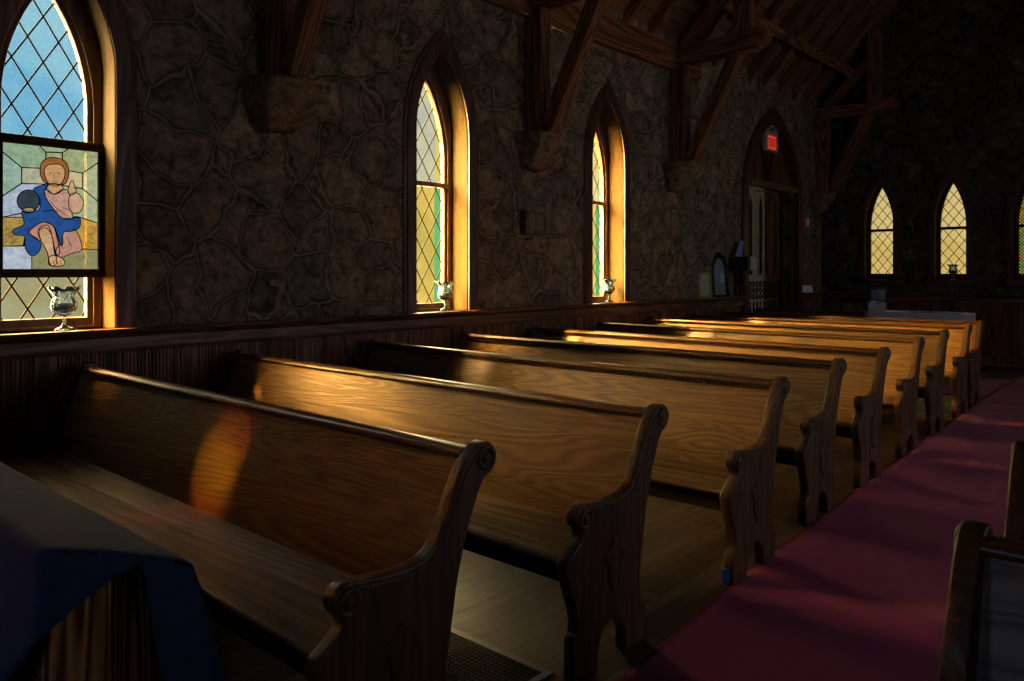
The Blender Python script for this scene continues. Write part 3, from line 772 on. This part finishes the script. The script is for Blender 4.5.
# ------------------------------------------------------------------ carpet, grate
edge = [(1.2, 3.70), (2.335, 3.636), (3.553, 3.538), (5.786, 3.425), (8.763, 3.315), (10.25, 3.26)]
def left_edge(y):
    if y <= 1.2: return 3.70 + (1.2 - y) * .03
    if y >= 10.25: return 3.26
    for (y0, x0), (y1, x1) in zip(edge, edge[1:]):
        if y0 <= y <= y1: return x0 + (x1 - x0) * (y - y0) / (y1 - y0)
def carpet(name, ya, yb, lef, rig, label):
    bm = bmesh.new(); nx = 30; ny = int((yb - ya) / .10); prev = None
    for j in range(ny + 1):
        y = ya + (yb - ya) * j / ny; row = []
        for k in range(nx + 1):
            x = lef(y) + (rig - lef(y)) * k / nx
            z = .014 + .012 * noise.noise(Vector((x * .8, y * 2.2, 3))) + .010 * noise.noise(Vector((x * .5 + y * .5, y * 3.6, 9)))
            if k in (0, nx): z = .008
            if name == 'cross_carpet': z = min(z, .011)
            row.append(bm.verts.new((x, y, max(.005, z))))
        if prev:
            for k in range(nx): bm.faces.new((prev[k], prev[k + 1], row[k + 1], row[k]))
        prev = row
    ret = bmesh.ops.extrude_face_region(bm, geom=bm.faces[:])
    for v in [g for g in ret['geom'] if isinstance(g, bmesh.types.BMVert)]: v.co.z = .0005
    return tag(from_bm(name, bm, M['carpet'], smooth=True), label, 'carpet')
carpet('aisle_carpet', -3, 13.6, left_edge, 4.72, 'crimson purple carpet running down the aisle beside the pew ends')
carpet('cross_carpet', 10.32, 12.2, lambda y: .45, 3.25, 'purple carpet strip lying crosswise behind the last long pew')

gr = empty('floor_grate', (0, 0, 0)); tag(gr, 'black iron heating grate set in the floor between the front pews', 'floor grate')
gx0, gx1, gy0, gy1 = 2.20, 3.43, 1.72, 2.215
bm = bmesh.new()
for a, b in (((gx0, gy0, 0), (gx1, gy0 + .03, .008)), ((gx0, gy1 - .03, 0), (gx1, gy1, .008)), ((gx0, gy0 + .03, 0), (gx0 + .03, gy1 - .03, .008)), ((gx1 - .03, gy0 + .03, 0), (gx1, gy1 - .03, .008))): add_box(bm, a, b)
from_bm('frame', bm, M['steel'], gr)
bm = bmesh.new()
x = gx0 + .03
while x < gx1 - .03: add_box(bm, (x, gy0 + .03, .001), (x + .004, gy1 - .03, .006)); x += .021
y = gy0 + .03
while y < gy1 - .03: add_box(bm, (gx0 + .03, y, .001), (gx1 - .03, y + .004, .0062)); y += .021
from_bm('lattice', bm, M['iron'], gr)
box('duct_plate', (gx0 + .02, gy0 + .02, .0002), (gx1 - .02, gy1 - .02, .001), M['black'], gr, 0)

# ------------------------------------------------------------------ goblets on the sills
def make_goblet():
    r = empty('goblet')
    bm = bmesh.new()
    prof = [(.001, .0), (.058, .0), (.060, .004), (.045, .014), (.020, .026), (.011, .04), (.014, .058), (.009, .075), (.012, .088)]
    lathe(bm, prof, 24); from_bm('stem', bm, M['crystal'], r, smooth=True)
    bm = bmesh.new()
    out = [(.012, .088), (.036, .098), (.060, .118), (.071, .145), (.069, .172), (.056, .200), (.054, .212), (.066, .235), (.088, .262)]
    inn = [(.083, .263), (.061, .236), (.048, .212), (.050, .200), (.062, .172), (.064, .145), (.054, .122), (.030, .106), (.002, .100)]
    pr = out + inn
    def wob(i, a):
        j = i if i < 9 else 17 - i
        k = max(0, (j - 5) / 3.0); s = math.cos(8 * a)
        return (.006 * k * s + .003 * math.cos(16 * a) * (j > 1), .010 * k * s)
    lathe(bm, pr, 48, wob=wob); from_bm('bowl', bm, M['crystal'], r, smooth=True)
    bm = bmesh.new(); lathe(bm, [(.002, .104), (.028, .110), (.046, .126), (.052, .148), (.050, .168), (.002, .170)], 24); from_bm('candle', bm, M['wax'], r, smooth=True)
    return r
g0 = make_goblet()
GB = [((-.01, 1.725, 1.105), 'clear glass goblet under the stained glass picture', 1.0), ((-.10, 5.00, 1.105), 'clear glass goblet on the sill of the golden window', 1.0), ((-.10, 7.66, 1.105), 'clear glass goblet on the sill of the yellow window near the door', 1.0), ((2.10, YF + .08, FZ0), 'tiny glass goblet on the sill of the gable window', .95)]
for i, (loc, lb, s) in enumerate(GB):
    o = g0 if i == 0 else dup(g0); o.location = loc; o.scale = (s, s, s); tag(o, lb, 'goblet', 'glass goblets on the window sills')

# ------------------------------------------------------------------ stained-glass picture panel
PU0, PU1, PV0, PV1 = -.255, .285, 1.478, 2.245
sp = empty('stained_glass_panel', mtx=Matrix.Translation((-.185, 1.70, 0)) @ wallM('left').to_3x3().to_4x4())
tag(sp, 'framed stained glass picture of a seated child in blue hung in window', 'stained glass')
def pxy(x, y):
    u = (x - 20) / 465.0; top = 20 + 42 * u; v = (629 - y) / (629 - top)
    return (PU0 + (PU1 - PU0) * u, PV0 + (PV1 - PV0) * v)
slab('frame', [[(PU0 - .045, PV0 - .05), (PU1 + .052, PV0 - .05), (PU1 + .052, PV1 + .05), (PU0 - .045, PV1 + .05)], [(PU0, PV0), (PU1, PV0), (PU1, PV1), (PU0, PV1)]], -.014, .018, M['dark_wood'], sp, bevel=.005)
SG = [
 ('background_glass', [(20, 20), (192, 35), (222, 66), (222, 145), (108, 142), (20, 68)], (.36, .50, .34)),
 ('background_glass', [(192, 35), (335, 48), (303, 68), (222, 66)], (.42, .52, .32)),
 ('background_glass', [(335, 48), (485, 62), (485, 115), (405, 165), (303, 150), (303, 68)], (.45, .50, .26)),
 ('background_glass', [(20, 68), (108, 142), (108, 218), (20, 280)], (.38, .54, .44)),
 ('background_glass', [(108, 142), (222, 145), (222, 220), (108, 218)], (.55, .55, .40)),
 ('background_glass', [(303, 150), (405, 165), (405, 240), (303, 225)], (.68, .58, .34)),
 ('background_glass', [(222, 66), (303, 68), (303, 150), (222, 145)], (.45, .46, .26)),
 ('background_glass', [(405, 165), (485, 115), (485, 300), (405, 240)], (.55, .60, .36)),
 ('background_glass', [(20, 280), (108, 218), (222, 220), (222, 380), (20, 380)], (.50, .58, .70)),
 ('background_glass', [(222, 220), (303, 225), (405, 240), (485, 300), (485, 405), (380, 375), (222, 380)], (.52, .58, .36)),
 ('straw_glass', [(20, 380), (110, 360), (222, 380), (130, 440), (115, 515), (20, 518)], (.50, .36, .10)),
 ('straw_glass', [(222, 380), (380, 375), (485, 405), (485, 532), (395, 530), (250, 520)], (.62, .42, .08)),
 ('floor_glass', [(20, 518), (155, 518), (155, 629), (20, 629)], (.58, .64, .74)),
 ('floor_glass', [(115, 515), (222, 380), (250, 520), (395, 530), (485, 532), (485, 629), (155, 629), (155, 518)], (.36, .34, .17)),
 ('hair_glass', [(193, 150), (203, 115), (235, 94), (280, 95), (318, 113), (334, 155), (327, 195), (305, 222), (225, 216), (200, 190)], (.42, .17, .045)),
 ('face_glass', [(213, 155), (232, 128), (290, 126), (314, 155), (308, 197), (286, 226), (246, 227), (222, 197)], (.74, .46, .22)),
 ('neck_glass', [(236, 218), (292, 222), (304, 246), (262, 269), (226, 248)], (.70, .44, .23)),
 ('robe_glass', [(214, 250), (226, 245), (260, 268), (305, 244), (338, 262), (346, 350), (354, 388), (300, 382), (262, 345), (222, 287)], (.62, .38, .30)),
 ('mantle_glass', [(160, 246), (205, 225), (236, 220), (213, 255), (222, 287), (262, 345), (300, 382), (378, 380), (392, 395), (384, 430), (345, 446), (305, 452), (302, 508), (290, 510), (272, 450), (255, 420), (210, 402), (165, 425), (142, 455), (190, 492), (192, 535), (155, 566), (122, 525), (120, 470), (72, 464), (70, 438), (118, 412), (108, 352), (185, 345), (190, 285)], (.03, .11, .34)),
 ('skirt_glass', [(305, 452), (345, 446), (372, 442), (400, 530), (345, 552), (290, 572), (268, 545), (285, 508), (302, 508)], (.60, .34, .24)),
 ('skirt_glass', [(142, 455), (165, 425), (210, 402), (255, 420), (275, 480), (288, 548), (264, 558), (250, 470), (225, 432), (200, 432), (184, 452), (192, 492)], (.64, .32, .24)),
 ('leg_glass', [(186, 440), (202, 422), (232, 420), (250, 470), (266, 545), (272, 600), (242, 608), (226, 545), (196, 490)], (.70, .46, .27)),
 ('foot_glass', [(236, 570), (268, 562), (305, 580), (312, 604), (286, 613), (238, 609)], (.72, .46, .25)),
 ('globe_glass', [(138 + 53 * math.cos(a), 302 + 53 * math.sin(a)) for a in [2 * PI * i / 22 for i in range(22)]], (.05, .07, .09)),
 ('hand_glass', [(110, 344), (125, 335), (150, 334), (164, 343), (158, 357), (120, 357)], (.62, .42, .24)),
 ('sleeve_glass', [(333, 285), (345, 265), (378, 264), (406, 300), (396, 345), (362, 362), (335, 338)], (.70, .46, .30)),
 ('hand_glass', [(328, 250), (333, 228), (344, 205), (356, 208), (360, 232), (370, 250), (350, 272), (335, 268)], (.74, .48, .28)),
]
sgm = {}
bl = bmesh.new()
for i, (nm, pts, col) in enumerate(SG):
    if col not in sgm: sgm[col] = stained('stained_%d' % i, col)
    q = [pxy(*p) for p in pts]
    if i > 13 and i != 23: q = catmull(q, 3)
    z = .0004 * i if i > 13 else 0
    slab(nm, [q], -.004 + z, -.002 + z, sgm[col], sp)
    tube(bl, [(a, b, -.002 + z) for a, b in q], .0042 if i < 14 else .0030, 6, True)
# painted features of the face and folds
for ln, rr in (([(236, 168), (248, 165)], .0022), ([(274, 166), (288, 169)], .0022), ([(262, 168), (258, 190), (265, 193)], .0014), ([(250, 207), (262, 211), (274, 207)], .0018), ([(205, 350), (250, 345), (275, 352)], .003), ([(300, 330), (332, 345)], .002), ([(240, 300), (275, 340), (330, 375)], .002), ([(320, 470), (345, 520)], .002), ([(256, 585), (258, 606)], .0015), ([(272, 585), (278, 608)], .0015), ([(290, 590), (295, 606)], .0015)):
    tube(bl, [(*pxy(*p), .0095) for p in ln], rr, 6)
from_bm('leading', bl, M['lead'], sp)
bs = bmesh.new()
for k in range(46):
    x = random.choice([random.uniform(28, 105), random.uniform(392, 478)]); y = random.uniform(395, 505) if x < 200 else random.uniform(420, 520)
    a = random.uniform(-.9, -.1) if x < 200 else random.uniform(.1, .9); ln = random.uniform(14, 34)
    p = [(x + ln * math.cos(a) * q, y + ln * math.sin(a) * q) for q in (-.5, 0, .5)]
    p = [(min(max(c_[0], 24), 482), c_[1]) for c_ in p]
    tube(bs, [(*pxy(*c_), .0042) for c_ in p], .0016, 5)
from_bm('painted_straw', bs, stained('straw_stroke', (.22, .13, .03), T=.1), sp)['kind'] = 'stuff'

# ------------------------------------------------------------------ things on and by the left wall
sb = empty('wall_speaker_box', mtx=wallM('left', 6.11)); tag(sb, 'small square wooden box with cloth front on the stone wall', 'speaker')
box('case', (-.17, 1.845, -.01), (.17, 2.085, .07), M['casing'], sb, .006)
slab('front_frame', [[(-.17, 1.845), (.17, 1.845), (.17, 2.085), (-.17, 2.085)], [(-.125, 1.89), (.125, 1.89), (.125, 2.04), (-.125, 2.04)]], .068, .088, M['sash'], sb, bevel=.005)
box('speaker_cloth', (-.13, 1.885, .066), (.13, 2.045, .074), M['olive'], sb, 0)

pf = empty('picture_frame', mtx=Matrix.Translation((.035, 9.76, 1.106)) @ Matrix.Rotation(math.radians(-16), 4, 'Z') @ Matrix(((0, 0, 1, 0), (1, 0, 0, 0), (0, 1, 0, 0), (0, 0, 0, 1))) @ Matrix.Rotation(math.radians(-6), 4, 'X'))
tag(pf, 'small rectangular framed picture standing on the shelf rail', 'picture frame')
slab('frame', [[(-.13, 0), (.13, 0), (.13, .355), (-.13, .355)], [(-.10, .03), (.10, .03), (.10, .325), (-.10, .325)]], 0, .03, M['gilt'], pf, bevel=.005)
slab('picture', [[(-.105, .025), (.105, .025), (.105, .33), (-.105, .33)]], .008, .014, M['pic'], pf)
slab('painted_figure', [catmull([(-.03, .05), (.04, .05), (.05, .15), (.02, .24), (0, .28), (-.03, .23), (-.045, .14)], 3)], .0142, .0150, M['pic_pale'], pf)
af = empty('arched_picture', mtx=Matrix.Translation((.04, 10.18, 1.106)) @ Matrix.Rotation(math.radians(-16), 4, 'Z') @ Matrix(((0, 0, 1, 0), (1, 0, 0, 0), (0, 1, 0, 0), (0, 0, 0, 1))) @ Matrix.Rotation(math.radians(-4), 4, 'X'))
tag(af, 'tall pointed-arch framed picture standing beside the black box', 'picture frame')
slab('frame', [arch(.165, 0, .36, .64, 10), arch(.125, .03, .36, .57, 10)], 0, .05, M['black'], af, bevel=.006)
slab('picture', [arch(.13, .025, .36, .58, 10)], .008, .016, M['pic_teal'], af)
slab('painted_figure', [[(-.10, .21), (.06, .21), (.06, .42), (-.10, .42)]], .0162, .0170, M['blue_paper'], af)
slab('painted_figure', [[(.03, .20), (.10, .20), (.10, .33), (.03, .33)]], .0172, .0180, M['pic_pale'], af)
bb = empty('donation_box', (.11, 10.66, 1.106)); tag(bb, 'black box on a short post at the shelf end by door', 'box')
box('post', (-.02, .02, 0), (.03, .14, .37), M['dark_wood'], bb); box('case', (-.06, -.14, .37), (.20, .10, .575), M['black'], bb, .008)
box('side_notice', (.2005, -.06, .38), (.205, .11, .57), M['pic_pale'], bb, 0)
lf = slab('leaflet', [[(-.16, 0), (.05, 0), (.20, .24), (.08, .24)]], 0, .006, M['blue_paper'], None, Matrix.Translation((.13, 10.66, 1.683)) @ wallM('left').to_3x3().to_4x4() @ Matrix.Rotation(math.radians(-12), 4, 'X'))
tag(lf, 'blue folded leaflet leaning on top of the black box', 'leaflet')

# ------------------------------------------------------------------ back of the nave: table, chair, brochures
TX0, TX1, TY0, TY1, TZ = 1.30, 2.62, 12.60, 13.15, .850
tb = empty('side_table', (0, 0, 0)); tag(tb, 'low wooden side table under the white cloth behind the pews', 'table')
box('table_top', (TX0, TY0, TZ - .03), (TX1, TY1, TZ), M['dark_wood'], tb)
for x in (TX0 + .05, TX1 - .10):
    for y in (TY0 + .05, TY1 - .10): box('leg', (x, y, 0), (x + .05, y + .05, TZ - .03), M['oak_z'], tb)
bm = bmesh.new()
t_ = .004
def cl_sheet(bm, pts_u, x0, x1):
    pass
add_box(bm, (TX0 - .015, TY0 - .012, TZ), (TX1 + .012, TY1 + .012, TZ + t_))
N = 24
for (fx0, fx1, yy, lo) in ((TX0 - .015, TX1 + .012, TY0 - .014, .10), (TX0 - .015, TX1 + .012, TY1 + .010, .10)):
    top = []; bot = []
    for k in range(N + 1):
        x = fx0 + (fx1 - fx0) * k / N; top.append((x, TZ + t_)); bot.append((x, TZ - lo - .008 * math.sin(k * 1.3)))
    me = curve_mesh([bot + top[::-1]], t_); me.transform(Matrix(((1, 0, 0, 0), (0, 0, 1, yy), (0, 1, 0, 0), (0, 0, 0, 1)))); bm.from_mesh(me); bpy.data.meshes.remove(me)
for xx, lo in ((TX0 - .018, .17), (TX1 + .012, .20)):
    add_box(bm, (xx, TY0 - .012, TZ - lo), (xx + t_, TY1 + .012, TZ + t_))
tag(from_bm('tablecloth', bm, M['white_cloth']), 'bluish white cloth over the low table behind the pews', 'tablecloth')
bh = empty('brochure_holder', (1.39, 12.75, TZ + t_)); tag(bh, 'upright leaflet holder standing on the white table', 'brochure holder')
box('back_plate', (-.11, .03, 0), (.11, .04, .33), M['steel'], bh, .003); box('pocket', (-.13, -.02, 0), (.13, -.012, .13), M['white_cloth'], bh, .002)
box('base', (-.13, -.02, 0), (.13, .06, .006), M['white_cloth'], bh, .001); [box('leaflet', (x, y0, z), (x + .085, y0 + .006, z + .13), M[m], bh, .001) for x, y0, z, m in ((-.095, .0, .03, 'paper'), (.01, .0, .03, 'blue_paper'), (-.095, .02, .18, 'blue_paper'), (.01, .02, .18, 'pic_pale'))]
for x0, x1, m, lb, nm in ((1.56, 1.80, 'paper', 'white paper sheet lying beside the leaflet holder', 'paper_sheet'), (1.86, 2.16, 'blue_paper', 'dark blue folder at the middle of the white table', 'folder'), (2.20, 2.54, 'blue_paper', 'dark blue folder near the end of the white table', 'folder')):
    tag(box(nm, (x0, 12.66, TZ + t_ + .0005), (x1, 12.9, TZ + t_ + (.003 if m == 'paper' else .015)), M[m], None, .001), lb, 'paper' if m == 'paper' else 'folder')
ch = empty('spindle_chair', (.94, 13.0, 0), 0); tag(ch, 'dark spindle-back chair against the gable wall, back showing', 'chair')
box('seat', (-.20, .02, .43), (.20, .42, .46), M['dark_wood'], ch, .01)
for x in (-.19, .15):
    for y in (.03, .37): box('leg', (x, y, 0), (x + .035, y + .035, .43), M['dark_wood'], ch, .004)
for x in (-.20, .165): box('back_post', (x, .0, .44), (x + .035, .035, 1.02), M['dark_wood'], ch, .005)
box('top_rail', (-.20, -.005, .97), (.20, .03, 1.05), M['dark_wood'], ch, .008); box('lower_rail', (-.19, .005, .56), (.19, .03, .60), M['dark_wood'], ch, .005)
for k in range(7):
    bm = bmesh.new(); x = -.14 + k * .0465; tube(bm, [(x, .016, .59), (x, .016, .98)], .009, 8); from_bm('spindle', bm, M['grey_cloth'], ch)

# ------------------------------------------------------------------ prayer desk with cloth, front left
ds = empty('prayer_desk', (0, 0, 0)); tag(ds, 'narrow wooden prayer desk with streaked end panel at the front', 'prayer desk')
DX = 3.38
end = [(.845, 0), (.845, .70), (.835, .735), (.60, .835), (.575, .82), (.575, 0)]
me = curve_mesh([end], .05, .006); me.transform(Matrix(((0, 0, 1, DX - .025), (1, 0, 0, 0), (0, 1, 0, 0), (0, 0, 0, 1)))); link('end_panel', me, M['pine_z'], ds)
me = me.copy(); o = link('end_panel', me, None, ds, Matrix.Translation((-3.0, 0, 0)))
box('front_board', (.40, .58, .02), (DX - .05, .61, .80), M['oak_x'], ds)
me = curve_mesh([[(.86, .738), (.86, .762), (.56, .880), (.56, .856)]], DX - .33, .005); me.transform(Matrix(((0, 0, 1, (.35 + DX + .02) / 2), (1, 0, 0, 0), (0, 1, 0, 0), (0, 0, 0, 1)))); link('book_ledge', me, M['oak_x'], ds)

def cloth_patch(bm, f, nu, nv):
    g = [[bm.verts.new(f(i / nu, j / nv)) for j in range(nv + 1)] for i in range(nu + 1)]
    for i in range(nu):
        for j in range(nv): bm.faces.new((g[i][j], g[i + 1][j], g[i + 1][j + 1], g[i][j + 1]))
XE = DX + .035
def top_pt(x, s):      # s 0 far low edge .. 1 near high edge
    y = .868 - .315 * s; z = .772 + .116 * s + .010 * math.sin(PI * s)
    return y, z
bm = bmesh.new()
def topf(a, b):
    x = .9 + (XE - .9) * a; y, z = top_pt(x, b)
    z += .006 * noise.noise(Vector((x * 3, y * 3, 1)))
    return (x, y, z)
cloth_patch(bm, topf, 60, 12)
def frontf(a, b):      # hangs from the near high edge
    x = .9 + (XE - .9) * a; y, z = top_pt(x, 1)
    e = max(0, (a - .90) / .10); drop = .42 - .245 * e
    return (x, y - .004 - (1 - e) * (.03 * b + .012 * b * math.sin(x * 14)), z - drop * b)
cloth_patch(bm, frontf, 60, 10)
def endf(a, b):        # overhang at the aisle end: long at both corners, lifted between
    y, z = top_pt(XE, a)
    sh = .07 - .8 * a if a < .15 else -.05 * max(0, 1 - (a - .15) / .3)
    hem = .40 * max(0, 1 - a / .33) ** .85 + .015 + .16 * max(0, (a - .35) / .65) ** 1.4
    flare = .10 * max(0, 1 - a / .4) * b
    return (XE + .002 + .05 * b * math.sin(PI * a) * .3 + flare, y + sh * b, z - hem * b)
cloth_patch(bm, endf, 28, 10)
def backf(a, b):       # falls a little over the low edge, deeper at the corner
    x = .9 + (XE - .9) * a; y, z = top_pt(x, 0)
    drop = .03 + .38 * max(0, (a - .93) / .07) ** 1.5
    return (x + .10 * b * max(0, (a - .93) / .07), y + .004 + .07 * b * max(0, (a - .9) / .1), z - drop * b)
cloth_patch(bm, backf, 60, 8)
bmesh.ops.remove_doubles(bm, verts=bm.verts[:], dist=.006)
bmesh.ops.smooth_vert(bm, verts=bm.verts[:], factor=.3, use_axis_x=True, use_axis_y=True, use_axis_z=True)
o = from_bm('desk_cloth', bm, M['navy'], smooth=True)
md = o.modifiers.new('thick', 'SOLIDIFY'); md.thickness = .004; md.offset = 1
tag(o, 'dark navy cloth draped over the prayer desk at the front', 'cloth')
